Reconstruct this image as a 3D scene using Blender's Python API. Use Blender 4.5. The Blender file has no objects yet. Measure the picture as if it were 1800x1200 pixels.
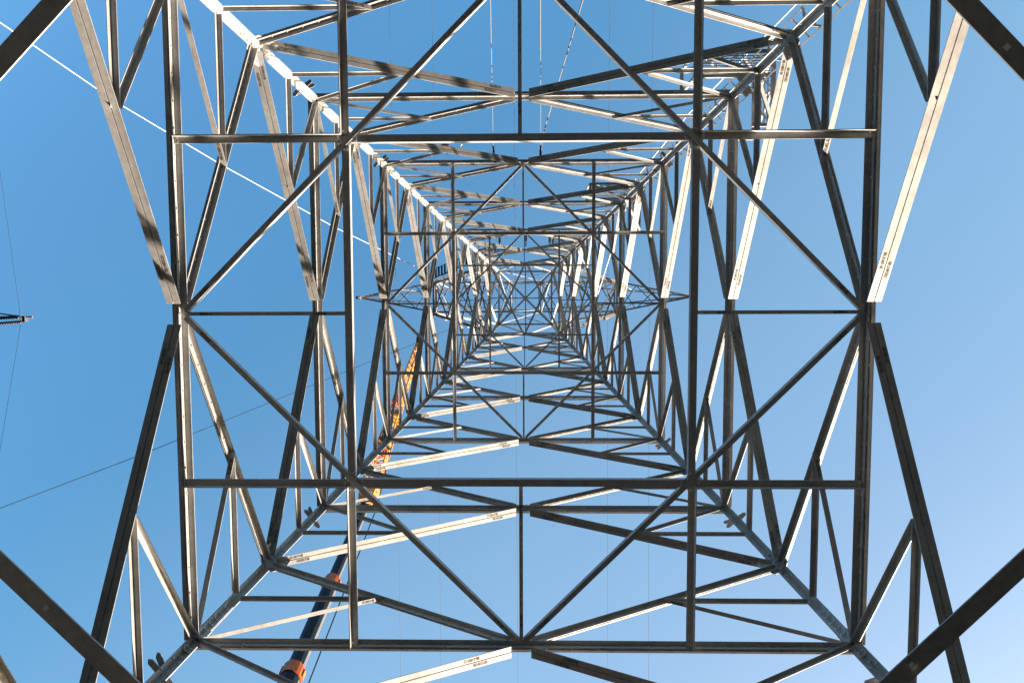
import bpy, math, random
from mathutils import Vector, Matrix
random.seed(7)
scene = bpy.context.scene
R = math.radians

# ------------------------------------------------------------------ camera, light, exposure
EYE = 1.6                      # camera height above the ground; all tower heights below are measured from the eye
cam_data = bpy.data.cameras.new("camera")
cam = bpy.data.objects.new("camera", cam_data)
scene.collection.objects.link(cam)
right = Vector((0.99978, 0.00349, 0.02076)); down = Vector((-0.00207, 0.99769, -0.06791)); fwd = Vector((-0.02095, 0.06785, 0.99748))
M = Matrix((right, -down, -fwd)).transposed().to_4x4()
M.translation = Vector((0.087, -0.269, EYE))
cam.matrix_world = M
cam_data.sensor_width = 36.0
cam_data.lens = 25.13
cam_data.clip_start = 0.1
cam_data.clip_end = 4000
scene.camera = cam

SUN_EL, SUN_AZ = 4.2, 52.0      # elevation; azimuth measured from +X towards +Y (lower right of the picture)
sd = Vector((math.cos(R(SUN_EL)) * math.cos(R(SUN_AZ)), math.cos(R(SUN_EL)) * math.sin(R(SUN_AZ)), math.sin(R(SUN_EL))))
sun_data = bpy.data.lights.new("sun", 'SUN')
sun_data.energy = 2.4
sun_data.angle = R(0.5)
sun_data.color = (1.0, 0.83, 0.66)
sun = bpy.data.objects.new("sun", sun_data)
sun.rotation_mode = 'QUATERNION'
sun.rotation_quaternion = sd.to_track_quat('Z', 'Y')
sun.location = (30, 30, 60)
scene.collection.objects.link(sun)

world = bpy.data.worlds.new("World")
scene.world = world
world.use_nodes = True
wn = world.node_tree
sky = wn.nodes.new("ShaderNodeTexSky")
sky.sky_type = 'NISHITA'
sky.sun_disc = False
sky.sun_elevation = R(SUN_EL)
sky.sun_rotation = R(90.0 - SUN_AZ)
sky.altitude = 100
sky.air_density = 1.0
sky.dust_density = 6.0
sky.ozone_density = 3.0
# the sky pales towards the sun's side and deepens away from it
tc = wn.nodes.new("ShaderNodeTexCoord"); dt = wn.nodes.new("ShaderNodeVectorMath"); dt.operation = 'DOT_PRODUCT'
dt.inputs[1].default_value = (0.69, 0.72, 0)
mr = wn.nodes.new("ShaderNodeMapRange"); mr.inputs["From Min"].default_value = -1; mr.inputs["From Max"].default_value = 1
cr_ = wn.nodes.new("ShaderNodeValToRGB"); cr_.color_ramp.interpolation = 'EASE'
for _ in range(3): cr_.color_ramp.elements.new(0.5)
for el_, (p_, c_) in zip(cr_.color_ramp.elements, ((0.26, (0.48, 0.59, 0.55)), (0.36, (0.49, 0.66, 0.60)), (0.595, (0.92, 0.85, 0.67)), (0.81, (0.80, 0.70, 0.56)), (1.0, (0.62, 0.60, 0.54)))):
    el_.position = p_; el_.color = (*c_, 1)
tint = wn.nodes.new("ShaderNodeMix"); tint.data_type = 'RGBA'; tint.blend_type = 'MULTIPLY'; tint.inputs[0].default_value = 1.0
wn.links.new(tc.outputs["Generated"], dt.inputs[0]); wn.links.new(dt.outputs["Value"], mr.inputs["Value"]); wn.links.new(mr.outputs[0], cr_.inputs[0])
wn.links.new(sky.outputs[0], tint.inputs[6]); wn.links.new(cr_.outputs[0], tint.inputs[7])
wn.links.new(tint.outputs[2], wn.nodes["Background"].inputs[0])
wn.nodes["Background"].inputs[1].default_value = 0.148
scene.view_settings.view_transform = 'Standard'
scene.view_settings.look = 'None'
scene.view_settings.exposure = 3.55
scene.view_settings.gamma = 1.0

# ------------------------------------------------------------------ materials
def ramp(nt, stops):
    r = nt.nodes.new("ShaderNodeValToRGB")
    while len(r.color_ramp.elements) < len(stops):
        r.color_ramp.elements.new(0.5)
    for e, (p, c) in zip(r.color_ramp.elements, stops):
        e.position = p; e.color = (*c, 1)
    return r

def material(name, c1, c2, rough=0.55, metal=0.0, scale=3.0, detail=6.0, bump=0.0, spec=0.5, stretch=None, mid=None):
    m = bpy.data.materials.new(name); m.use_nodes = True
    nt = m.node_tree; b = nt.nodes["Principled BSDF"]
    g = nt.nodes.new("ShaderNodeNewGeometry")
    n = nt.nodes.new("ShaderNodeTexNoise"); n.inputs["Scale"].default_value = scale; n.inputs["Detail"].default_value = detail
    if stretch:
        mp = nt.nodes.new("ShaderNodeMapping"); mp.inputs["Scale"].default_value = stretch
        nt.links.new(g.outputs["Position"], mp.inputs[0]); nt.links.new(mp.outputs[0], n.inputs["Vector"])
    else:
        nt.links.new(g.outputs["Position"], n.inputs["Vector"])
    stops = [(0.3, c1), (0.7, c2)] if mid is None else [(0.28, c1), (0.5, mid), (0.72, c2)]
    r = ramp(nt, stops); nt.links.new(n.outputs["Fac"], r.inputs[0])
    nt.links.new(r.outputs[0], b.inputs["Base Color"])
    b.inputs["Roughness"].default_value = rough; b.inputs["Metallic"].default_value = metal
    b.inputs["Specular IOR Level"].default_value = spec
    if bump:
        bp = nt.nodes.new("ShaderNodeBump"); bp.inputs["Strength"].default_value = bump; bp.inputs["Distance"].default_value = 0.01
        nt.links.new(n.outputs["Fac"], bp.inputs["Height"]); nt.links.new(bp.outputs[0], b.inputs["Normal"])
    return m

def galvanised():
    """hot-dip galvanised angle iron: zinc grey, blotchy spangle, long faint brown run marks, each member a little different"""
    m = bpy.data.materials.new("galvanised_steel"); m.use_nodes = True
    nt = m.node_tree; b = nt.nodes["Principled BSDF"]; L = nt.links
    g = nt.nodes.new("ShaderNodeNewGeometry"); oi = nt.nodes.new("ShaderNodeObjectInfo")
    n1 = nt.nodes.new("ShaderNodeTexNoise"); n1.inputs["Scale"].default_value = 1.7; n1.inputs["Detail"].default_value = 9; n1.inputs["Roughness"].default_value = 0.65
    n2 = nt.nodes.new("ShaderNodeTexNoise"); n2.inputs["Scale"].default_value = 14; n2.inputs["Detail"].default_value = 5
    n3 = nt.nodes.new("ShaderNodeTexNoise"); n3.inputs["Scale"].default_value = 0.9; n3.inputs["Detail"].default_value = 12; n3.inputs["Roughness"].default_value = 0.8
    for n in (n1, n2, n3): L.new(g.outputs["Position"], n.inputs["Vector"])
    r1 = ramp(nt, [(0.30, (0.285, 0.288, 0.290)), (0.52, (0.345, 0.348, 0.350)), (0.72, (0.40, 0.402, 0.403))]); L.new(n1.outputs["Fac"], r1.inputs[0])
    r2 = ramp(nt, [(0.35, (0.84, 0.84, 0.84)), (0.62, (1, 1, 1))]); L.new(n2.outputs["Fac"], r2.inputs[0])
    r3 = ramp(nt, [(0.50, (1, 1, 1)), (0.68, (0.84, 0.81, 0.78))]); L.new(n3.outputs["Fac"], r3.inputs[0])
    rv = ramp(nt, [(0.0, (0.76, 0.765, 0.77)), (1.0, (1.10, 1.09, 1.08))]); L.new(oi.outputs["Random"], rv.inputs[0])
    prev = r1.outputs[0]
    for r in (r2, r3, rv):
        mx = nt.nodes.new("ShaderNodeMix"); mx.data_type = 'RGBA'; mx.blend_type = 'MULTIPLY'; mx.inputs[0].default_value = 1.0
        L.new(prev, mx.inputs[6]); L.new(r.outputs[0], mx.inputs[7]); prev = mx.outputs[2]
    L.new(prev, b.inputs["Base Color"])
    b.inputs["Metallic"].default_value = 0.25
    rr = ramp(nt, [(0.3, (0.42,) * 3), (0.7, (0.62,) * 3)]); L.new(n1.outputs["Fac"], rr.inputs[0]); L.new(rr.outputs[0], b.inputs["Roughness"])
    bp = nt.nodes.new("ShaderNodeBump"); bp.inputs["Strength"].default_value = 0.12; bp.inputs["Distance"].default_value = 0.004
    L.new(n2.outputs["Fac"], bp.inputs["Height"]); L.new(bp.outputs[0], b.inputs["Normal"])
    return m

STEEL = galvanised()
INK = material("stencil_ink", (0.012, 0.012, 0.012), (0.03, 0.028, 0.026), 0.7, scale=40)
BOLT = material("bolt_zinc", (0.45, 0.44, 0.42), (0.6, 0.59, 0.57), 0.35, 0.6, scale=20)
ROPE_W = material("white_rope_fibre", (0.62, 0.60, 0.56), (0.80, 0.78, 0.74), 0.8, scale=60)
CORD = material("weathered_cord", (0.10, 0.095, 0.09), (0.16, 0.15, 0.14), 0.8, scale=60)
ROPE_D = material("dark_wire", (0.010, 0.010, 0.011), (0.022, 0.022, 0.022), 0.8, 0.0, scale=60, spec=0.1)
WIRE = material("aluminium_wire", (0.10, 0.10, 0.105), (0.16, 0.16, 0.165), 0.6, 0.0, scale=60)
BLUE = material("navy_boom_paint", (0.006, 0.010, 0.026), (0.011, 0.018, 0.042), 0.45, scale=5, spec=0.2)
GREY = material("grey_boom_paint", (0.07, 0.07, 0.075), (0.11, 0.108, 0.108), 0.4, scale=5)
ORANGE = material("orange_crane_paint", (0.46, 0.07, 0.008), (0.66, 0.17, 0.015), 0.4, scale=7, mid=(0.58, 0.11, 0.01))
YELLOW = material("yellow_orange_jib_paint", (0.68, 0.24, 0.02), (0.86, 0.48, 0.06), 0.4, scale=2.5, mid=(0.80, 0.35, 0.03))
DARK = material("dark_rubber", (0.012, 0.012, 0.014), (0.03, 0.03, 0.033), 0.5, scale=12)
CERAMIC = material("dark_insulator_glaze", (0.015, 0.018, 0.03), (0.035, 0.035, 0.06), 0.25, scale=12)
CONC = material("concrete", (0.28, 0.27, 0.25), (0.40, 0.39, 0.37), 0.85, scale=6, bump=0.3)
SOIL = material("bare_soil_and_stubble", (0.022, 0.021, 0.017), (0.048, 0.047, 0.036), 1.0, scale=0.6, detail=12, spec=0.0, mid=(0.034, 0.032, 0.025))

# ------------------------------------------------------------------ helpers
COL = scene.collection
def V(x, y, z):                     # z above the eye -> world
    return Vector((x, y, z + EYE))

class MB:
    """collects bars, plates and letters; build() links them as ONE mesh object"""
    def __init__(s): s.v = []; s.f = []; s.mi = []
    def add(s, vs, fs, mi=0):
        o = len(s.v); s.v += [Vector(a) for a in vs]
        s.f += [[i + o for i in f] for f in fs]; s.mi += [mi] * len(fs)
    def prism(s, p, q, u, v, poly, mi=0):
        n = len(poly)
        vs = [p + u * a + v * b for a, b in poly] + [q + u * a + v * b for a, b in poly]
        fs = [[i, (i + 1) % n, n + (i + 1) % n, n + i] for i in range(n)]
        fs += [list(range(n))[::-1], list(range(n, 2 * n))]
        s.add(vs, fs, mi)
    def box(s, c, ax, ay, az, mi=0):            # half-axes
        vs = [c + ax * i + ay * j + az * k for i in (-1, 1) for j in (-1, 1) for k in (-1, 1)]
        s.add(vs, [[0, 1, 3, 2], [4, 6, 7, 5], [0, 4, 5, 1], [2, 3, 7, 6], [0, 2, 6, 4], [1, 5, 7, 3]], mi)
    def bar(s, p, q, w, h=None, mi=0, up=None):
        d = (q - p).normalized(); u, v = frame(d, up); h = h or w
        s.prism(p, q, u, v, [(-w / 2, -h / 2), (w / 2, -h / 2), (w / 2, h / 2), (-w / 2, h / 2)], mi)
    def tube(s, pts, r, n=6, mi=0, rs=None):
        pts = [Vector(p) for p in pts]; o = len(s.v); prev = None
        for i, p in enumerate(pts):
            d = (pts[min(i + 1, len(pts) - 1)] - pts[max(i - 1, 0)]).normalized()
            u, v = frame(d, prev); prev = u if False else None
            rr = rs[i] if rs else r
            for k in range(n):
                a = 2 * math.pi * k / n; s.v.append(p + u * (rr * math.cos(a)) + v * (rr * math.sin(a)))
        for i in range(len(pts) - 1):
            for k in range(n):
                s.f.append([o + i * n + k, o + i * n + (k + 1) % n, o + (i + 1) * n + (k + 1) % n, o + (i + 1) * n + k]); s.mi.append(mi)
        s.f.append([o + k for k in range(n)][::-1]); s.f.append([o + (len(pts) - 1) * n + k for k in range(n)]); s.mi += [mi, mi]
    def angle(s, p, q, u, v, b, t, mi=0, b2=None):   # L section, heel on the line p-q, flanges along u and v
        b2 = b2 or b
        s.prism(p, q, u, v, [(0, 0), (b, 0), (b, t), (t, t), (t, b2), (0, b2)], mi)
    def build(s, name, mats, parent=None, smooth=False):
        me = bpy.data.meshes.new(name)
        me.from_pydata([tuple(a) for a in s.v], [], s.f); me.update()
        for m in (mats if isinstance(mats, (list, tuple)) else [mats]): me.materials.append(m)
        me.polygons.foreach_set("material_index", s.mi)
        if smooth: me.polygons.foreach_set("use_smooth", [True] * len(s.f))
        import bmesh
        bm = bmesh.new(); bm.from_mesh(me); bmesh.ops.recalc_face_normals(bm, faces=bm.faces); bm.to_mesh(me); bm.free()
        o = bpy.data.objects.new(name, me); COL.objects.link(o)
        if parent:
            o.parent = parent
            base = parent
            off = Vector((0, 0, 0))
            while base: off += base.location; base = base.parent
            me.transform(Matrix.Translation(-off))
        return o

def frame(d, up=None):
    up = up or (Vector((0, 0, 1)) if abs(d.z) < 0.95 else Vector((1, 0, 0)))
    u = up.cross(d).normalized(); return u, d.cross(u).normalized()

def thing(name, label, cat, loc=(0, 0, 0), group=None):
    o = bpy.data.objects.new(name, None); COL.objects.link(o); o.location = loc
    o.empty_display_size = 0.3
    o['label'] = label; o['category'] = cat
    if group: o['group'] = group
    return o
def holder(name, parent):
    o = bpy.data.objects.new(name, None); COL.objects.link(o); o.parent = parent; o.empty_display_size = 0.2
    return o
def tag(o, label, cat, group=None):
    o['label'] = label; o['category'] = cat
    if group: o['group'] = group

# stencilled piece marks ---------------------------------------------------------------
MARKS = ["DE14082-B0", "B0-31407-30", "DE24817-B0", "BB-21407-12", "0E16015-B0", "B0-31682-3L", "D212817-B0", "BB-14807-20"]
_glyph = {}
def text_mesh(txt):
    if txt not in _glyph:
        cu = bpy.data.curves.new("mark", 'FONT'); cu.body = txt; cu.size = 1.0; cu.resolution_u = 2; cu.align_x = 'CENTER'; cu.align_y = 'CENTER'
        cu.offset = 0.022
        ob = bpy.data.objects.new("mark", cu); COL.objects.link(ob)
        dg = bpy.context.evaluated_depsgraph_get()
        me = bpy.data.meshes.new_from_object(ob.evaluated_get(dg))
        _glyph[txt] = ([v.co.copy() for v in me.vertices], [list(p.vertices) for p in me.polygons])
        bpy.data.objects.remove(ob); bpy.data.curves.remove(cu); bpy.data.meshes.remove(me)
    return _glyph[txt]
def stencil(mb, c, x, nrm, h, txt, mi=1):
    """letters of height h lying on a face with outward normal nrm, reading along x"""
    vs, fs = text_mesh(txt); y = nrm.cross(x).normalized(); k = h / 0.72
    mb.add([c + x * (a.x * k * .66) + y * (a.y * k) + nrm * 0.0025 for a in vs], fs, mi)

# ------------------------------------------------------------------ tower geometry
W0, K = 5.87, 0.13                       # half width at eye height, inward batter
LEVELS = [-1.6, 5.03, 9.62, 14.04, 18.13, 22.1, 25.93, 29.7, 32.8]
WAIST = 32.8
BODY = [(32.8, 1.607), (37.6, 1.42), (45.0, 0.97), (47.4, 0.90)]
def W(z):
    if z <= WAIST: return W0 - K * z
    for (z0, w0), (z1, w1) in zip(BODY, BODY[1:]):
        if z <= z1: return w0 + (w1 - w0) * (z - z0) / (z1 - z0)
    return BODY[-1][1]
NH = [Vector((0, 1, 0)), Vector((1, 0, 0)), Vector((0, -1, 0)), Vector((-1, 0, 0))]     # S, E, N, W faces (picture down, right, up, left)
def face_basis(k, body=False):
    n = NH[k]; e = Vector((n.y, -n.x, 0))
    kk = K if not body else 0.05
    nn = (n + Vector((0, 0, kk))).normalized()          # true outward normal of the leaning face
    return n, e, nn
def FP(k, u, z):
    n, e, _ = face_basis(k); w = W(z)
    return n * w + e * (u * w) + Vector((0, 0, z + EYE))

def double_angle(mb, p, q, n_out, toward, b, bw, gap, t, ties=0.34, trim=(0, 0)):
    """two angles back to back: flanges along +-n_out at the line p-q, webs reaching along `toward`"""
    d = (q - p).normalized(); L = (q - p).length
    p = p + d * trim[0]; q = q - d * trim[1]; L = (q - p).length
    n = (n_out - d * n_out.dot(d)).normalized()
    s = (toward - d * toward.dot(d)); s = (s - n * s.dot(n)).normalized()
    for sg in (1, -1):
        mb.angle(p + n * (sg * gap / 2), q + n * (sg * gap / 2), n * sg, s, b, t, b2=bw)
    if ties:
        m = max(2, int(L / ties))
        for i in range(1, m):
            c = p + d * (L * i / m) + s * (bw * 0.55)
            mb.box(c, d * 0.011, n * (gap / 2 + t + 0.012), s * 0.012, 2)
            mb.box(c + s * (bw * 0.28), d * 0.02, n * (gap / 2 - 0.001), s * (bw * 0.16), 0)
    return d, n, s, p, q

tower = thing("transmission_tower", "galvanised steel lattice pylon rising straight overhead, seen from between its four legs", "pylon", (0, 0, 0))
STL = [STEEL, INK, BOLT]

# legs: one big angle each, heel on the outer corner --------------------------------------
def corner(sx, sy, z): w = W(z); return V(sx * w, sy * w, z)
legs = {}
for sx in (-1, 1):
    for sy in (-1, 1):
        mb = MB()
        ux, uy = Vector((-sx, 0, 0)), Vector((0, -sy, 0))
        segs = [(-1.6, 9.9, 0.128, 0.016), (9.9, 19.2, 0.120, 0.014), (19.2, 26.6, 0.110, 0.013), (26.6, 32.8, 0.10, 0.012),
                (32.8, 37.6, 0.11, 0.011), (37.6, 45.0, 0.075, 0.008), (45.0, 47.4, 0.06, 0.007)]
        for z0, z1, b, t in segs:
            p, q = corner(sx, sy, z0), corner(sx, sy, z1)
            d = (q - p).normalized()
            u = (ux - d * ux.dot(d)).normalized(); v = (uy - d * uy.dot(d)).normalized()
            mb.angle(p, q, u, v, b, t)
            # bolt heads along both flanges, thick near the panel points
            for zz in [a for a in LEVELS if z0 <= a <= z1] + [(a + c) / 2 for a, c in zip(LEVELS, LEVELS[1:]) if z0 <= (a + c) / 2 <= z1]:
                for j in range(-4, 5):
                    c = p + d * ((zz - z0 + j * 0.11) / (z1 - z0) * (q - p).length)
                    if not (0 < (c - p).dot(d) < (q - p).length): continue
                    for f, g in ((u, v), (v, u)):
                        mb.box(c + f * (b * (0.42 if j % 2 else 0.7)) + g * (t + 0.006), d * 0.014, f * 0.014, g * 0.008, 2)
        leg = mb.build("leg", STL, tower); legs[(sx, sy)] = leg
        # splice angles lapped inside the leg where sections meet
        for z0, ln, b in ((9.95, 0.55, 0.118), (19.25, 0.5, 0.108), (26.65, 0.45, 0.10)):
            p, q = corner(sx, sy, z0 - ln), corner(sx, sy, z0 + ln); d = (q - p).normalized()
            u = (ux - d * ux.dot(d)).normalized(); v = (uy - d * uy.dot(d)).normalized()
            sp = MB(); off = u * 0.018 + v * 0.018
            sp.angle(p + off, q + off, u, v, b - 0.02, 0.012)
            for i in range(8):
                c = p + d * (2 * ln * (i + .5) / 8)
                for f, g in ((u, v), (v, u)): sp.box(c + off + f * (b * .5) + g * 0.019, d * 0.016, f * 0.016, g * 0.008, 2)
            sp.build("splice_angle", STL, leg)
        # crossed bracket plates for the climbing guard
        for z0, s in ((8.85, 1.0), (13.45, 0.8), (17.75, 0.75)):
            c = corner(sx, sy, z0); bk = MB()
            o = Vector((sx, sy, 0)).normalized(); tn = Vector((-o.y, o.x, 0))
            for sg in (1, -1):
                a = (tn * sg * 0.9 - o * 0.10).normalized()
                pl = [(0.0, -0.045), (0.17, -0.045), (0.215, 0.0), (0.17, 0.045), (0.0, 0.045)]
                cc = c - o * 0.06 + a * 0.06 + Vector((0, 0, 0.05 * sg))
                w = a.cross(Vector((0, 0, 1))).normalized()
                for z2, a2 in ((0, a), (.105, (a - w * .35).normalized())):
                    bk = MB(); bk.prism(cc + Vector((0, 0, z2 - .005)), cc + Vector((0, 0, z2 + .005)), a2 * s, w * s, pl)
                    bk.build("bracket_plate", STL, leg)
        # concrete footing
        ft = MB(); c = Vector((sx * W(-1.6), sy * W(-1.6), 0))
        ft.box(c + Vector((0, 0, 0.12)), Vector((.45, 0, 0)), Vector((0, .45, 0)), Vector((0, 0, .25)))
        ft.build("footing", CONC, tower)

# face bracing ------------------------------------------------------------------------------
mark_i = 0
def next_mark():
    global mark_i; mark_i += 1; return MARKS[mark_i % len(MARKS)]

def ring(z, i):
    """horizontal chords on the four faces and, on every second level, the plan bracing"""
    r = holder("ring_frame", tower)
    # gusset plates at the middle of each chord, in the plane of the face
    for k in range(4):
        n, e, nn = face_basis(k); c = FP(k, 0, z); up = nn.cross(e).normalized()
        if up.z < 0: up = -up
        w, h = (0.26, 0.20) if z < 25 else (0.20, 0.15)
        pl = [(-w, -h * .45), (w, -h * .45), (w, h * .35), (w * .5, h), (-w * .5, h), (-w, h * .35)]
        rf = MB(); rf.prism(c - nn * 0.005, c + nn * 0.005, e, up, pl)
        for bx_, by_ in ((-.16, .03), (-.08, .03), (.08, .03), (.16, .03), (-.12, .11), (.12, .11), (0, .12), (0, .04)):
            rf.box(c + e * (bx_ * w / .26) + up * (by_ * w / .26), nn * .022, e * .013, up * .013, 2)
        rf.build("gusset_plate", STL, r)
    for k in range(4):
        n, e, nn = face_basis(k); wide = k in (1, 3)
        f = max(0.60, 1 - 0.015 * max(0, z - 9))
        b, bw = ((0.096, 0.09) if wide else (0.076, 0.084))
        if z < 6: b, bw = 0.13, 0.13
        b *= f; bw *= f
        mb = MB()
        double_angle(mb, FP(k, -1, z), FP(k, 1, z), n, Vector((0, 0, -1)), b, bw, 0.018, 0.010, 0.345, (0.05, 0.05))
        mb.build("chord", STL, r)
        if i in (2, 4, 6) or i == 1:
            # diamond brace from this face's middle to the next face's middle
            p, q = FP(k, 0, z), FP((k + 1) % 4, 0, z)
            dz = Vector((0, 0, -0.075)); d = (q - p).normalized()
            inn = -(p + q); inn.z = 0; inn.normalize()
            bb = {1: (0.20, 0.20), 2: (0.070, 0.085), 4: (0.062, 0.075), 6: (0.055, 0.06)}[i]
            mb = MB(); p2, q2 = p + d * 0.10 + dz, q - d * 0.10 + dz
            if i == 1:          # heavy angle: wide flange below, upright leg on the outer edge
                off = -0.12 if k in (2, 3) and inn.x > 0 else 0.02 if inn.x < 0 else -0.12
                p2 += inn * (off - .075); q2 += inn * (off - .075)
                mb.prism(p2, q2, inn, Vector((0, 0, 1)), [(0, 0), (.15, 0), (.15, .012), (.012, .012), (.012, .15), (0, .15)])
                L = (q2 - p2).length
                for j in range(2, int(L / 1.3)):
                    mb.box(p2 + d * (j * 1.3) + inn * 0.09 - Vector((0, 0, .010)), d * .018, inn * .018, Vector((0, 0, .010)), 2)
            else:
                mb.prism(p2, q2, inn, Vector((0, 0, 1)), [(0, 0), (bb[0], 0), (bb[0], bb[1]), (bb[0] - .012, bb[1]), (bb[0] - .012, .012), (0, .012)])
            if i == 2:
                nrm = -inn; L = (q2 - p2).length
                for s in (0.06, 0.94):
                    stencil(mb, p2 + (q2 - p2) * s + inn * (bb[0] * .5), d, Vector((0, 0, -1)), bb[0] * .55, next_mark())
            mb.build("diamond_brace", STL, r)
        if i in (2, 4, 6):
            # grid beams on the half lines (outer - middle - outer) and the short strut to the chord's middle
            bb = {2: 0.098, 4: 0.078, 6: 0.058}[i]; t = 0.010; w = W(z)
            zz = 0.055 if k % 2 == 0 else 0.062
            base = Vector((0, 0, z + EYE - zz)); a = n * (w * 0.5)
            U = Vector((0, 0, 1))
            for lo, hi, mid in ((-1, -.5, 0), (-.5, .5, 1), (.5, 1, 0)):
                g0 = 0.05
                p = base + a + e * (w * lo + (0.02 if lo == -1 else g0)); q = base + a + e * (w * hi - (0.02 if hi == 1 else g0))
                mb = MB()
                if mid:     # flange below, upright leg on the inner edge
                    mb.prism(p, q, n, U, [(-bb / 2, 0), (bb / 2, 0), (bb / 2, t), (-bb / 2 + t, t), (-bb / 2 + t, bb), (-bb / 2, bb)])
                else:       # flange above, leg hanging on the outer edge
                    mb.prism(p, q, n, U, [(-bb / 2, 0), (bb / 2 - t, 0), (bb / 2 - t, -bb), (bb / 2, -bb), (bb / 2, t), (-bb / 2, t)])
                for s in (0.02, 0.98):
                    for j in (-1, 1):
                        mb.box(p + (q - p) * s + n * (j * bb * .22) - U * 0.006, e * .014, n * .014, U * .006, 2)
                mb.build("grid_beam", STL, r)
            mb = MB(); bs = bb * 0.52
            p, q = base + n * (w * .5 + bb * .5), base + n * (w - 0.06)
            p.z += 0.03; q.z += 0.03
            mb.prism(p, q, e, U, [(-bs / 2, 0), (bs / 2, 0), (bs / 2, .008), (-bs / 2 + .008, .008), (-bs / 2 + .008, bs), (-bs / 2, bs)])
            if i < 6:
                for s in (0.16, 0.86):
                    stencil(mb, p + (q - p) * s, n, -U, bs * .72, next_mark())
            mb.build("short_strut", STL, r)
            # node plate where diamond and grid beams cross
            c = Vector((0, 0, z + EYE - 0.040)) + n * (w * .5) + e * (w * .5)
            mb = MB(); rr = bb * 1.15
            mb.prism(c, c + U * 0.01, n, e, [(rr * math.cos(R(22.5 + 45 * j)), rr * math.sin(R(22.5 + 45 * j))) for j in range(8)])
            for j in range(8):
                a2 = R(45 * j); mb.box(c + n * (rr * .75 * math.cos(a2)) + e * (rr * .75 * math.sin(a2)) - U * .012, n * .013, e * .013, U * .011, 2)
            mb.build("node_plate", STL, r)
    if i == 8:
        for k in (0, 1):
            mb = MB(); p, q = FP(k, 0, z), FP(k + 2, 0, z); p.z -= .10 + .02 * k; q.z -= .10 + .02 * k; d = (q - p).normalized()
            mb.angle(p, q, Vector((-d.y, d.x, 0)), Vector((0, 0, 1)), .05, .007); mb.build("cross_strut", STL, r)
    if i == 8:      # plan bracing of the waist: from the middle of N and S to the opposite corners
        w = W(z)
        for sx in (-1, 1):
            for sy in (-1, 1):
                mb = MB(); p = V(sx * w * .95, sy * w * .95, z - .05 - .02 * (sy > 0)); q = V(sx * 0.06, -sy * w * .97, z - .05 - .02 * (sy > 0))
                d = (q - p).normalized(); u = Vector((-d.y, d.x, 0)).normalized()
                mb.angle(p, q, u, Vector((0, 0, 1)), 0.085, 0.01); mb.build("plan_brace", STL, r)
    return r

def panel(k, i):
    """one bay of one face: four diagonals meeting the leg at mid height, with redundant struts"""
    z0, z1 = LEVELS[i], LEVELS[i + 1]; zm = (z0 + z1) / 2
    n, e, nn = face_basis(k); wide = k in (1, 3)
    UP = Vector((0, 0, 1))
    pn = holder("bracing_panel", tower)        # gusset plates where the diagonals meet the legs
    for sg in (-1, 1):
        c = FP(k, sg, zm) - e * (sg * 0.14); up = nn.cross(e); up = up if up.z > 0 else -up
        g = MB(); g.prism(c - nn * .005, c + nn * .005, e * -sg, up, [(-.06, -.22), (.02, -.26), (.20, -.13), (.20, .13), (.02, .26), (-.06, .22)])
        for bx_, by_ in ((.03, -.17), (.03, -.10), (.03, .10), (.03, .17), (.10, -.13), (.10, .13), (.15, -.06), (.15, .06), (.10, 0)):
            g.box(c - e * (sg * bx_) + up * by_, nn * .022, e * .013, up * .013, 2)
        g.build("gusset_plate", STL, pn)
    f = max(0.66, 1 - 0.014 * max(0, z0 - 9))
    b = (0.094 if wide else 0.080) * f; gap = 0.014; t = 0.009
    for sg in (-1, 1):
        A = FP(k, sg, zm) - e * (sg * 0.10)
        lo, hi = FP(k, 0, z0), FP(k, 0, z1)
        # lower half: webs down
        mb = MB(); double_angle(mb, lo + UP * .03, A - UP * .07, nn, -UP, b * .92, b * 1.0, gap, t, 0.32, (0.16, 0.02)); mb.build("diagonal_brace", STL, pn)
        # upper half: flanges below, webs up
        mb = MB(); d, nl, s, p, q = double_angle(mb, A + UP * .02, hi - UP * .10, nn, UP, b, b, gap, t, 0, (0.03, 0.15))
        if z1 < 24:
            for fr in (0.085, 0.90):
                for j in (-1, 1):
                    x = d * (1 if sg * 1 < 0 else -1) * j
                    stencil(mb, p + (q - p) * (fr + .012 * j) + nl * (j * (gap / 2 + b * .5)), x, -s, 0.046, next_mark())
        mb.build("diagonal_brace", STL, pn)
        # redundants
        br = (0.082 if wide else 0.062) * max(0.62, 1 - 0.018 * max(0, z0 - 9))
        for (a0, a1, zc, hang) in ((lo, A, z0, 0), (A, hi, z1, 1)):
            B = (a0 + a1) / 2
            L1 = FP(k, sg, B.z - EYE) - e * (sg * 0.09)
            C = FP(k, sg, zc) - e * (sg * 0.13)
            for m, (p, q) in enumerate(((B, L1), (B, C))):
                d = (q - p).normalized(); p2 = p + d * .03 - nn * (0.012 + .010 * m); q2 = q - d * 0.02 - nn * (0.012 + .010 * m)
                s = nn.cross(d).normalized(); s = s if s.z > 0 else -s
                mb = MB()
                if m == 0: mb.angle(p2, q2, -nn, -s, br, .007, b2=br * .9)
                elif hang == 0: mb.angle(p2, q2, -nn, s, br * 1.05, .007)
                else: mb.angle(p2, q2, -nn, -s, br * .95, .007)
                if z1 < 19:
                    zz = -s
                    for fr in ((0.10, 0.86) if m == 0 else (0.09,)):
                        stencil(mb, p2 + (q2 - p2) * fr - nn * (br * .5), d, zz if (m == 0 or hang == 0) else -s, br * .62, next_mark())
                mb.build("redundant_strut", STL, pn)
    return pn

for i, z in enumerate(LEVELS):
    if i: ring(z, i)
for i in range(len(LEVELS) - 1):
    for k in range(4): panel(k, i)

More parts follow.
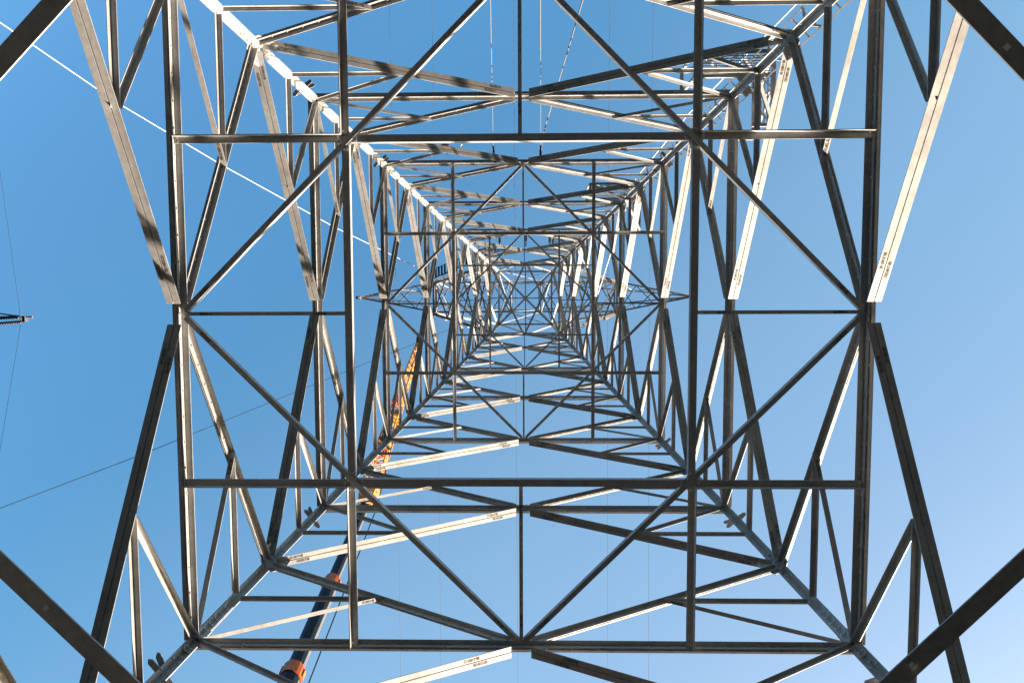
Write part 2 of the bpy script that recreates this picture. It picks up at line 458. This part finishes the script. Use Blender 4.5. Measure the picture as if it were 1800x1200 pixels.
# body above the waist -------------------------------------------------------------------------
for j, ((z0, w0), (z1, w1)) in enumerate(zip(BODY, BODY[1:])):
    for k in range(4):
        n, e, nn = face_basis(k, True)
        hp = holder("body_panel", tower)
        for sg in (-1, 1):
            if j == 0: p, q = FP(k, sg * .06, z0), FP(k, sg * .97, z1)          # V from the waist's middle to the upper corners
            else: p, q = FP(k, sg * .97, z0), FP(k, -sg * .97, z1)
            d = (q - p).normalized(); s = nn.cross(d).normalized(); mb = MB(); bl = (.075, .04, .04)[j]
            mb.angle(p + nn * (0.012 * sg), q + nn * (0.012 * sg), nn * sg, s if s.z > 0 else -s, bl, .007); mb.build("cross_brace", STL, hp)
        mb = MB(); p, q = FP(k, -.98, z1), FP(k, .98, z1)
        mb.angle(p, q, -n, Vector((0, 0, -1)), (.08, .06, .05)[j], .008); mb.build("belt_chord", STL, hp)
    if j < 2:
        hp = holder("plan_bracing", tower)
        for sg in (-1, 1):
            mb = MB(); p, q = V(-w1 * .97, -sg * w1 * .97, z1 - .03 - .012 * sg), V(w1 * .97, sg * w1 * .97, z1 - .03 - .012 * sg)
            d = (q - p).normalized(); u = Vector((-d.y, d.x, 0)); mb.angle(p, q, u, Vector((0, 0, 1)), (.06, .04)[j], .007); mb.build("plan_brace", STL, hp)

# crossarms -------------------------------------------------------------------------------------
def truss(parent, A, B, n, bl, name="lacing", double=False):
    """zigzag lacing between the lines A0-A1 and B0-B1"""
    pts = []
    for i in range(n + 1):
        f = i / n; pts.append(A[0].lerp(A[1], f) if i % 2 == 0 else B[0].lerp(B[1], f))
    sets = [pts]
    if double: sets.append([(B[0].lerp(B[1], i / n) if i % 2 == 0 else A[0].lerp(A[1], i / n)) for i in range(n + 1)])
    for m, ps in enumerate(sets):
        for a, b in zip(ps, ps[1:]):
            mb = MB(); d = (b - a).normalized(); u, v = frame(d); o = v * (0.01 * (m + 1))
            mb.angle(a + o, b + o, u, v, bl, .006); mb.build(name, STL, parent)

def chord(parent, p, q, ref, b, t=.01):
    mb = MB(); d = (q - p).normalized(); u = (ref - d * ref.dot(d)).normalized(); v = Vector((0, 0, -1 if ref.y > 0 else 1)); v = (v - d * v.dot(d)); v = (v - u * v.dot(u)).normalized()
    mb.angle(p, q, u, v, b, t); return mb.build("arm_chord", STL, parent)

for sx in (-1, 1):
    # lower arm: short, blunt end
    arm = holder("lower_crossarm", tower)
    b0 = {s: V(sx * 1.607, s * 1.607, 32.85) for s in (-1, 1)}; b1 = {s: V(sx * 4.35, s * .80, 34.0) for s in (-1, 1)}
    t0 = {s: V(sx * 1.42, s * 1.42, 37.6) for s in (-1, 1)}; t1 = {s: V(sx * 4.30, s * .78, 34.6) for s in (-1, 1)}
    for s in (-1, 1):
        chord(arm, b0[s], b1[s], Vector((0, -s, 0)), .125); chord(arm, t0[s], t1[s], Vector((0, -s, 0)), .11)
        truss(arm, (b0[s], b1[s]), (t0[s], t1[s]), 5, .075)
    truss(arm, (b0[-1], b1[-1]), (b0[1], b1[1]), 4, .07, double=True)
    truss(arm, (t0[-1], t1[-1]), (t0[1], t1[1]), 4, .06)
    mb = MB()
    for a, b in ((b1[-1], b1[1]), (t1[-1], t1[1]), (b1[-1], t1[-1]), (b1[1], t1[1])): mb.bar(a, b, .09, .07)
    mb.build("end_frame", STL, arm)
    # hanger plates carrying the stringing sheaves under the arm end
    for y in (-.55, .55):
        mb = MB(); mb.box(V(sx * 4.2, y, 33.8), Vector((.02, 0, 0)), Vector((0, .11, 0)), Vector((0, 0, .28))); mb.build("hanger_plate", STL, arm)
    # upper arm: parallel out to the knee, then to a point
    arm = holder("upper_crossarm", tower)
    z = 45.0; tip = V(sx * 10.55, 0, z + .35)
    kn = {s: V(sx * 5.75, s * .98, z + .05) for s in (-1, 1)}; rt = {s: V(sx * .96, s * .96, z) for s in (-1, 1)}; tp = {s: V(sx * .90, s * .90, 47.4) for s in (-1, 1)}
    kt = {s: V(sx * 5.75, s * .5, z + 1.35) for s in (-1, 1)}
    for s in (-1, 1):
        r = Vector((0, -s, 0))
        chord(arm, rt[s], kn[s], r, .10); chord(arm, kn[s], tip + Vector((0, s * .05, 0)), r, .095)
        chord(arm, tp[s], kt[s], r, .08); chord(arm, kt[s], tip + Vector((0, s * .04, .12)), r, .075)
        truss(arm, (rt[s], kn[s]), (tp[s], kt[s]), 6, .05); truss(arm, (kn[s], tip), (kt[s], tip), 4, .045)
    truss(arm, (rt[-1], kn[-1]), (rt[1], kn[1]), 4, .055, double=True)
    truss(arm, (kn[-1], tip), (kn[1], tip), 4, .05, double=True)
    mb = MB(); mb.bar(kn[-1], kn[1], .07); mb.bar(kt[-1], kt[1], .06)
    for s in (-1, 1): mb.bar(kn[s], kt[s], .06)
    mb.build("knee_frame", STL, arm)
    mb = MB(); mb.box(tip + Vector((sx * .06, 0, -.05)), Vector((.14, 0, 0)), Vector((0, .09, 0)), Vector((0, 0, .13))); mb.bar(tip, tip + Vector((0, 0, -.5)), .06); mb.build("tip_plate", STL, arm)

# walkway with dark slats hung along the front of the lower left arm
wk = holder("arm_walkway", tower)
p, q = V(-4.45, -.92, 34.0), V(-1.30, -2.1, 32.9)
for o_, w_ in ((Vector((0, 0, 0)), .07), (Vector((-.02, -.42, 0.02)), .045)):
    mb = MB(); mb.bar(p + o_, q + o_, w_); mb.build("walkway_rail", STL, wk)
for i in range(21):
    mb = MB(); c = p.lerp(q, (i + .5) / 21) + Vector((0, -.23, .01)); mb.box(c, Vector((.042, 0, 0)), Vector((0, .22, 0)), Vector((0, 0, .02))); mb.build("slat", DARK, wk)

# small steps on the top chords near the waist
for x, y, z in ((-1.05, -2.35, 30.5), (1.05, -2.35, 30.5), (0.05, -2.4, 30.5), (1.55, -2.3, 30.2)):
    mb = MB(); mb.bar(V(x, y, z - .3), V(x, y - .35, z - .3), .10, .10); mb.bar(V(x, y + .2, z - .75), V(x, y - .05, z - .3), .06, .06)
    mb.build("earth_bracket", STL, tower)

# ladder up the upper right leg --------------------------------------------------------------------
o = Vector((1, -1, 0)).normalized(); tn = Vector((1, 1, 0)).normalized()
lad = holder("ladder", tower)
def leg_pt(z, out=0.17, side=0.0):
    c = corner(1, -1, z); return c + o * out + tn * side
for sd_ in (-1, 1):
    mb = MB()
    mb.bar(leg_pt(3, .17, sd_ * .215), leg_pt(32, .17, sd_ * .215), .022, .06, up=o)
    mb.bar(leg_pt(3, .30, sd_ * .215), leg_pt(32, .30, sd_ * .215), .018, .03, up=o)
    mb.build("ladder_rail", STL, lad)
z = 3.1
while z < 32:
    mb = MB(); mb.bar(leg_pt(z, .17, -.215), leg_pt(z, .17, .215), .02); mb.build("rung", BOLT, lad); z += 0.29
z = 3.4
while z < 32:
    mb = MB()
    mb.bar(leg_pt(z, .03, 0.02), leg_pt(z, .17, .20), .03, .015); mb.bar(leg_pt(z, .03, -0.02), leg_pt(z, .17, -.20), .03, .015)
    mb.bar(leg_pt(z, .17, .215), leg_pt(z, .30, .215), .02); mb.bar(leg_pt(z, .17, -.215), leg_pt(z, .30, -.215), .02); z += 1.15
    mb.build("ladder_clamp", STL, lad)

# rest platforms round that leg -----------------------------------------------------------------------
def platform(z, s):
    pf = holder("rest_platform", tower)
    c = corner(1, -1, z); x0, x1, y0, y1 = c.x - .95 * s, c.x + .48 * s, c.y - .52 * s, c.y + .80 * s
    zb = c.z
    def P(x, y, h): return Vector((x, y, zb + h))
    b = .06 * s
    for h in (0, 1.15 * s):
        mb = MB()
        mb.bar(P(x0, y0, h), P(x1, y0, h), b); mb.bar(P(x1, y0, h + .002), P(x1, y1, h + .002), b)
        mb.bar(P(x1, y1, h), P(c.x + .1, y1, h), b); mb.bar(P(x0, y0, h - .003), P(x0, c.y - .08, h - .003), b)
        mb.bar(P(x0, c.y - .08, h), P(x1, c.y - .1, h + .004), b)
        mb.build("platform_frame", STL, pf)
    for x, y in ((x0, y0), (x1, y0), (x1, y1), ((x0 + x1) / 2 + .1, y0), (x1, (y0 + y1) / 2), (x0, c.y - .08)):
        mb = MB(); mb.bar(P(x, y, -.02), P(x, y, 1.16 * s), b * .8); mb.build("post", STL, pf)
    for a, b2 in (((x0, y0), ((x0 + x1) / 2 + .1, y0)), (((x0 + x1) / 2 + .1, y0), (x1, y0)), ((x1, y0), (x1, (y0 + y1) / 2)), ((x1, (y0 + y1) / 2), (x1, y1))):
        for pa, pb, bb in ((P(*a, 0), P(*b2, 1.15 * s), b * .7), (P(*b2, .03), P(*a, 1.13 * s), b * .5)):
            mb = MB(); mb.bar(pa, pb, bb); mb.build("stay", STL, pf)
    for x, y in ((x1, y0), (x0, y0), (x1, y1)):
        mb = MB(); mb.bar(P(c.x, c.y, -.5 * s), P(x, y, 0), b); mb.build("knee_strut", STL, pf)
    mb = MB(); n = 9
    for i in range(n):
        y = y0 + (c.y - .12 - y0) * (i + .5) / n; mb.bar(P(x0, y, .04), P(x1, y, .04), .012, .035)
    for i in range(6):
        x = c.x + .12 + (x1 - c.x - .12) * (i + .5) / 6; mb.bar(P(x, c.y - .06, .04), P(x, y1, .04), .012, .035)
    mb.build("grating", STL, pf)
platform(13.45, 1.0)
platform(22.0, 1.05)
platform(29.3, 0.95)

# ------------------------------------------------------------------ wires and ropes
def sagline(p, q, sag, n=24):
    p, q = Vector(p), Vector(q)
    return [p.lerp(q, i / n) + Vector((0, 0, -4 * sag * (i / n) * (1 - i / n))) for i in range(n + 1)]
def line(name, pts, r, mat, label, cat, group=None):
    mb = MB(); mb.tube(pts, r, 6); o_ = mb.build(name, mat, None, True); tag(o_, label, cat, group); return o_

for x, lab in ((-8.15, "thin grey aerial wire crossing high up, outermost of the left pair"),
               (-5.55, "thin grey aerial wire crossing high up, inner wire of the left pair"),
               (-0.62, "thin grey aerial wire crossing straight over the tower's centre"),
               (5.15, "thin grey aerial wire crossing high up, inner wire of the right pair"),
               (7.75, "thin grey aerial wire crossing high up, outermost of the right pair")):
    pts = [V(x + 0.00035 * x * abs(y) ** 1.1 + (0.012 * y if x < 0 else 0.006 * y) * .3, y, 44.9 - 0.0004 * y * y) for y in [-60 + 4 * i for i in range(31)]]
    line("aerial_wire", pts, .010, WIRE, lab, "wire", "aerial wires crossing above the arms")

line("stay_rope", [V(-23, -13.2, 9.5)] + [V(*p) for p in ((-15.9, -8.51, 22), (-14.12, -6.9, 25), (-11.78, -5.27, 28), (-8.31, -3.15, 31.5), (-5.1, -1.49, 33.95), (-4.4, -.95, 34.3))],
     .014, ROPE_W, "long white rope slanting down from the tower to the upper left corner", "rope")
line("tail_wire", [V(-24, 8.7, -1.4), V(-18.2, 6.75, 10)] + [V(*p) for p in ((-13.65, 5.28, 18), (-12.14, 4.8, 22), (-8.03, 3.21, 30), (-3.54, 1.45, 36), (-1.4, .7, 38.2))],
     .010, ROPE_D, "thin dark wire slanting from the tower down to the lower left edge", "wire")
line("hand_rope", [V(9.5, -9.9, 9)] + [V(*p) for p in ((6.17, -6.8, 20), (5.3, -5.98, 23.5), (4.15, -4.5, 27), (3.73, -2.37, 30), (3.37, .16, 34.2))],
     .012, ROPE_W, "white rope hanging past the ladder leg on the upper right", "rope")
line("tag_line", [V(4.2, -16, -1.5), V(1.06, -5.2, 12), V(.51, -4.26, 18.3), V(.44, -3.7, 18.15)], .013, CORD, "pale rope slanting in at the top edge just right of centre", "rope")
def hook_line(xa, xb, lab):
    t_ = thing("hook_line", lab, "rope", V(xb, -3.62, 18.0), "hook lines on the second ring")
    mb = MB(); mb.tube([V(xa - .4, -9.5, -1.5), V(xa, -4.8, 11), V(xb, -3.8, 17.6)], .005, 5); mb.build("cord", CORD, t_, True)
    mb = MB(); mb.tube([V(xb, -3.8, 17.55), V(xb, -3.74, 17.85), V(xb, -3.62, 18.0), V(xb + .02, -3.5, 17.92)], .028, 6); mb.build("hook", ROPE_D, t_, True)
hook_line(-.45, -.72, "thin cord with a dark hook, left one of two at the second ring")
hook_line(.30, .43, "thin cord with a dark hook, right one of two at the second ring")
t_ = thing("pulley_block", "small rusty orange pulley block hanging at the second ring's upper beam", "pulley", V(-1.9, -3.83, 17.75))
mb = MB(); c = V(-1.9, -3.83, 17.7)
for sg in (-1, 1): mb.prism(c + Vector((0, .035 * sg, 0)), c + Vector((0, .045 * sg, 0)), Vector((1, 0, 0)), Vector((0, 0, 1)), [(.11 * math.cos(R(36 * j)), .14 * math.sin(R(36 * j))) for j in range(10)])
mb.build("cheek_plate", ORANGE, t_)
mb = MB(); mb.tube([c + Vector((0, -.03, 0)), c + Vector((0, .03, 0))], .09, 14); mb.build("sheave", GREY, t_, True)
mb = MB(); mb.tube([c + Vector((0, 0, .12)), c + Vector((.02, .05, .3)), c + Vector((0, .12, .42))], .018, 6); mb.tube([c + Vector((.1, 0, -.02)), c + Vector((.35, .1, -.15)), c + Vector((.5, -.1, -.4))], .014, 5); mb.build("shackle", BOLT, t_, True)

# ------------------------------------------------------------------ neighbouring pole with an insulated arm
pl = thing("line_pole", "dark insulated line arm poking in at the left edge, wire at its tip", "power line pole", (-27.0, 1.2, 0))
mb = MB(); mb.tube([Vector((-27, 1.2, 0)), Vector((-27, 1.2, 23.2))], .2, 12, rs=[.24, .15]); mb.build("pole", GREY, pl, True)
root = V(-27, 1.2, 20); tipp = V(-14.1, .40, 20)
for sy in (-1, 1):
    mb = MB(); p, q = root + Vector((0, sy * .16 + .12, 0)), tipp + Vector((-.12, sy * .075 + .03, 0))
    d = (q - p).normalized(); L = (q - p).length; rs = []; pts = []
    for i in range(int(L / .07)):
        pts += [p + d * (i * .07), p + d * (i * .07 + .02), p + d * (i * .07 + .03)]; rs += [.032, .060, .032]
    mb.tube(pts, .03, 8, rs=rs); mb.build("insulator_rod", CERAMIC, pl, True)
mb = MB(); p, q = root + Vector((0, -.3, 3.0)), tipp + Vector((-.25, -.06, .10)); mb.bar(p, q, .04)
p2 = root + Vector((0, -2.6, .4)); q2 = tipp + Vector((-.1, -.03, .05)); mb.bar(p2, q2, .035); mb.bar(p2 + Vector((0, .35, 0)), q2 + Vector((-.5, .03, .0)), .03)
for i in range(14):
    f = i / 14 * .95; mb.bar(p2.lerp(q2, f), root.lerp(tipp, f + .04), .022)
mb.build("stay_lattice", STEEL, pl)
mb = MB(); mb.box(tipp + Vector((-.06, .02, 0)), Vector((.04, 0, 0)), Vector((0, .085, 0)), Vector((0, 0, .07))); mb.tube([tipp + Vector((-.02, -.03, 0)), tipp + Vector((.12, -.03, 0))], .028, 8); mb.tube([tipp + Vector((.12, -.03, 0)), tipp + Vector((.16, -.03, 0))], .042, 8); mb.build("end_fitting", GREY, pl)
line("edge_wire", [V(-12.0, -9.5, 15)] + [V(-13.19, -3.38, 18), V(-14.3, .2, 20), V(-14.3, .6, 20), V(-13.56, 3.73, 18), V(-12.5, 8.6, 15)], 0.004, ROPE_D,
     "hair thin dark wire bending over the insulated arm's tip at the left edge", "wire")

# ------------------------------------------------------------------ mobile crane behind the lower left
P1, P2, P3 = V(-7.19, 11.49, 21), V(-6.80, 8.71, 29.5), V(-6.58, 2.71, 44)
bd = (P2 - P1).normalized(); foot = P1 - bd * ((P1.z - 2.4) / bd.z)
cr = thing("mobile_crane", "crane with dark blue telescopic boom, orange collars and yellow lattice jib, lower left", "crane", (foot.x, foot.y, 0))
bu = bd.cross(Vector((0, 0, 1))).normalized(); bv = bu.cross(bd).normalized()
def octa(r): return [(r * math.cos(R(11.25 + 22.5 * j)), r * 1.12 * math.sin(R(11.25 + 22.5 * j))) for j in range(16)]
stops = [foot, P1 - bd * 9.5, P1 + bd * .2, P1.lerp(P2, .475), P2 + bd * .6]
rad = [.38, .31, .25, .195]
for a, b, r in zip(stops, stops[1:], rad):
    mb = MB(); mb.prism(a, b, bu, bv, octa(r))
    mb.build("boom_section", [BLUE, GREY], cr)
for c, r in ((stops[1], .40), (stops[2], .345), (stops[3], .29), (stops[4], .245)):
    mb = MB(); mb.prism(c - bd * .20, c + bd * .16, bu, bv, octa(r)); mb.prism(c + bd * .16, c + bd * .22, bu, bv, octa(r * .93))
    for s in (-1, 1): mb.box(c + bu * (s * r * .9), bu * .06, bv * .10, bd * .14)
    mb.build("collar", ORANGE, cr)
# side stripe: grey rubbing rail along the boom's right flank
for a, b, r in zip(stops, stops[1:], rad):
    mb = MB(); sgn = 1 if bu.x > 0 else -1
    mb.prism(a, b - bd * .3, bu * sgn, bv, [(r * .45, -r * .98), (r * 1.03, -r * .55), (r * 1.05, r * .5), (r * .98, r * .5), (r * .96, -r * .5), (r * .45, -r * .92)])
    mb.build("boom_rail", GREY, cr)
jd = (P3 - P2).normalized(); ju = jd.cross(Vector((0, 0, 1))).normalized(); jv = ju.cross(jd).normalized()
L = (P3 - P2).length
def jp(f, a, b):
    w = .09 + .26 * (1 - f) ** .9
    if f < .06: w = .22 + (w - .22) * f / .06
    return P2 + jd * (L * f) + ju * (a * w) + jv * (b * w * 1.05)
NS = 26
fs_ = [i / NS for i in range(NS + 1)]
for a, b in ((-1, -1), (1, -1), (1, 1), (-1, 1)):
    mb = MB()
    mb.tube([jp(f, a, b) for f in fs_], .042, 6); mb.build("jib_chord", YELLOW, cr, True)
for (a, b), (c, d_) in (((-1, -1), (1, -1)), ((1, -1), (1, 1)), ((1, 1), (-1, 1)), ((-1, 1), (-1, -1))):
    mb = MB()
    for i in range(NS):
        p, q = (jp(fs_[i], a, b), jp(fs_[i + 1], c, d_)) if i % 2 == 0 else (jp(fs_[i], c, d_), jp(fs_[i + 1], a, b))
        mb.tube([p, q], .022, 5); mb.tube([jp(fs_[i], a, b), jp(fs_[i], c, d_)], .018, 5)
    mb.build("jib_lacing", YELLOW, cr, True)
for f in (.235, .52):
    mb = MB()
    for s in (-1, 1):
        c = P2 + jd * (L * f) - jv * .34 + ju * (s * .14); mb.box(c, ju * .10, jv * .14, jd * .4)
    mb.build("jib_bracket", ORANGE, cr)
for f0, f1 in ((.02, .09), (.30, .36), (.44, .47)):
    mb = MB(); mb.prism(jp(f0, 0, 0), jp(f1, 0, 0), ju, jv, [(-.24, -.22), (.24, -.22), (.24, .22), (-.24, .22)]); mb.build("jib_panel", YELLOW, cr)
mb = MB(); mb.prism(P3 - ju * .12, P3 + ju * .12, jd, jv, [(.42 * math.cos(R(30 * j)), .42 * math.sin(R(30 * j))) for j in range(12)]); mb.build("head_sheave", DARK, cr)
mb = MB()
side = bu * (0.62 if bu.x > 0 else -.62)
mb.tube([foot + side, P1 + side * 1.0 + bv * -.1, P2 + side * .85, P3 + ju * .1], .022, 5); mb.build("hoist_rope", ROPE_D, cr)
# superstructure and carrier, below the picture
fx, fy = foot.x, foot.y
def bx(mb, x, y, z, sx, sy, sz, mi=0): mb.box(Vector((fx + x, fy + y, z)), Vector((sx / 2, 0, 0)), Vector((0, sy / 2, 0)), Vector((0, 0, sz / 2)), mi)
mb = MB(); bx(mb, 0, 0, 1.25, 2.6, 11.5, .5); bx(mb, 0, 5.2, 1.9, 2.5, 1.6, 1.3); mb.build("carrier", ORANGE, cr)
mb = MB(); bx(mb, 0, .8, 2.1, 2.3, 4.2, .9); bx(mb, 0, 3.2, 2.2, 2.6, .9, 1.3); bx(mb, 1.45, -1.2, 2.4, .8, 1.6, 1.5); mb.build("superstructure", BLUE, cr)
for sx in (-1, 1):
    for y in (-4.6, -3.0, 2.6, 4.4):
        mb = MB(); c = Vector((fx + sx * 1.15, fy + y, .62)); mb.tube([c - Vector((.2, 0, 0)), c + Vector((.2, 0, 0))], .62, 20); mb.build("wheel", DARK, cr)

# ------------------------------------------------------------------ ground
mb = MB(); S = 1500
mb.add([(-S, -S, 0), (S, -S, 0), (S, S, 0), (-S, S, 0)], [[0, 1, 2, 3]])
gr = mb.build("ground", SOIL); gr['kind'] = 'structure'; gr['label'] = "brown bare soil and stubble field under the pylon"
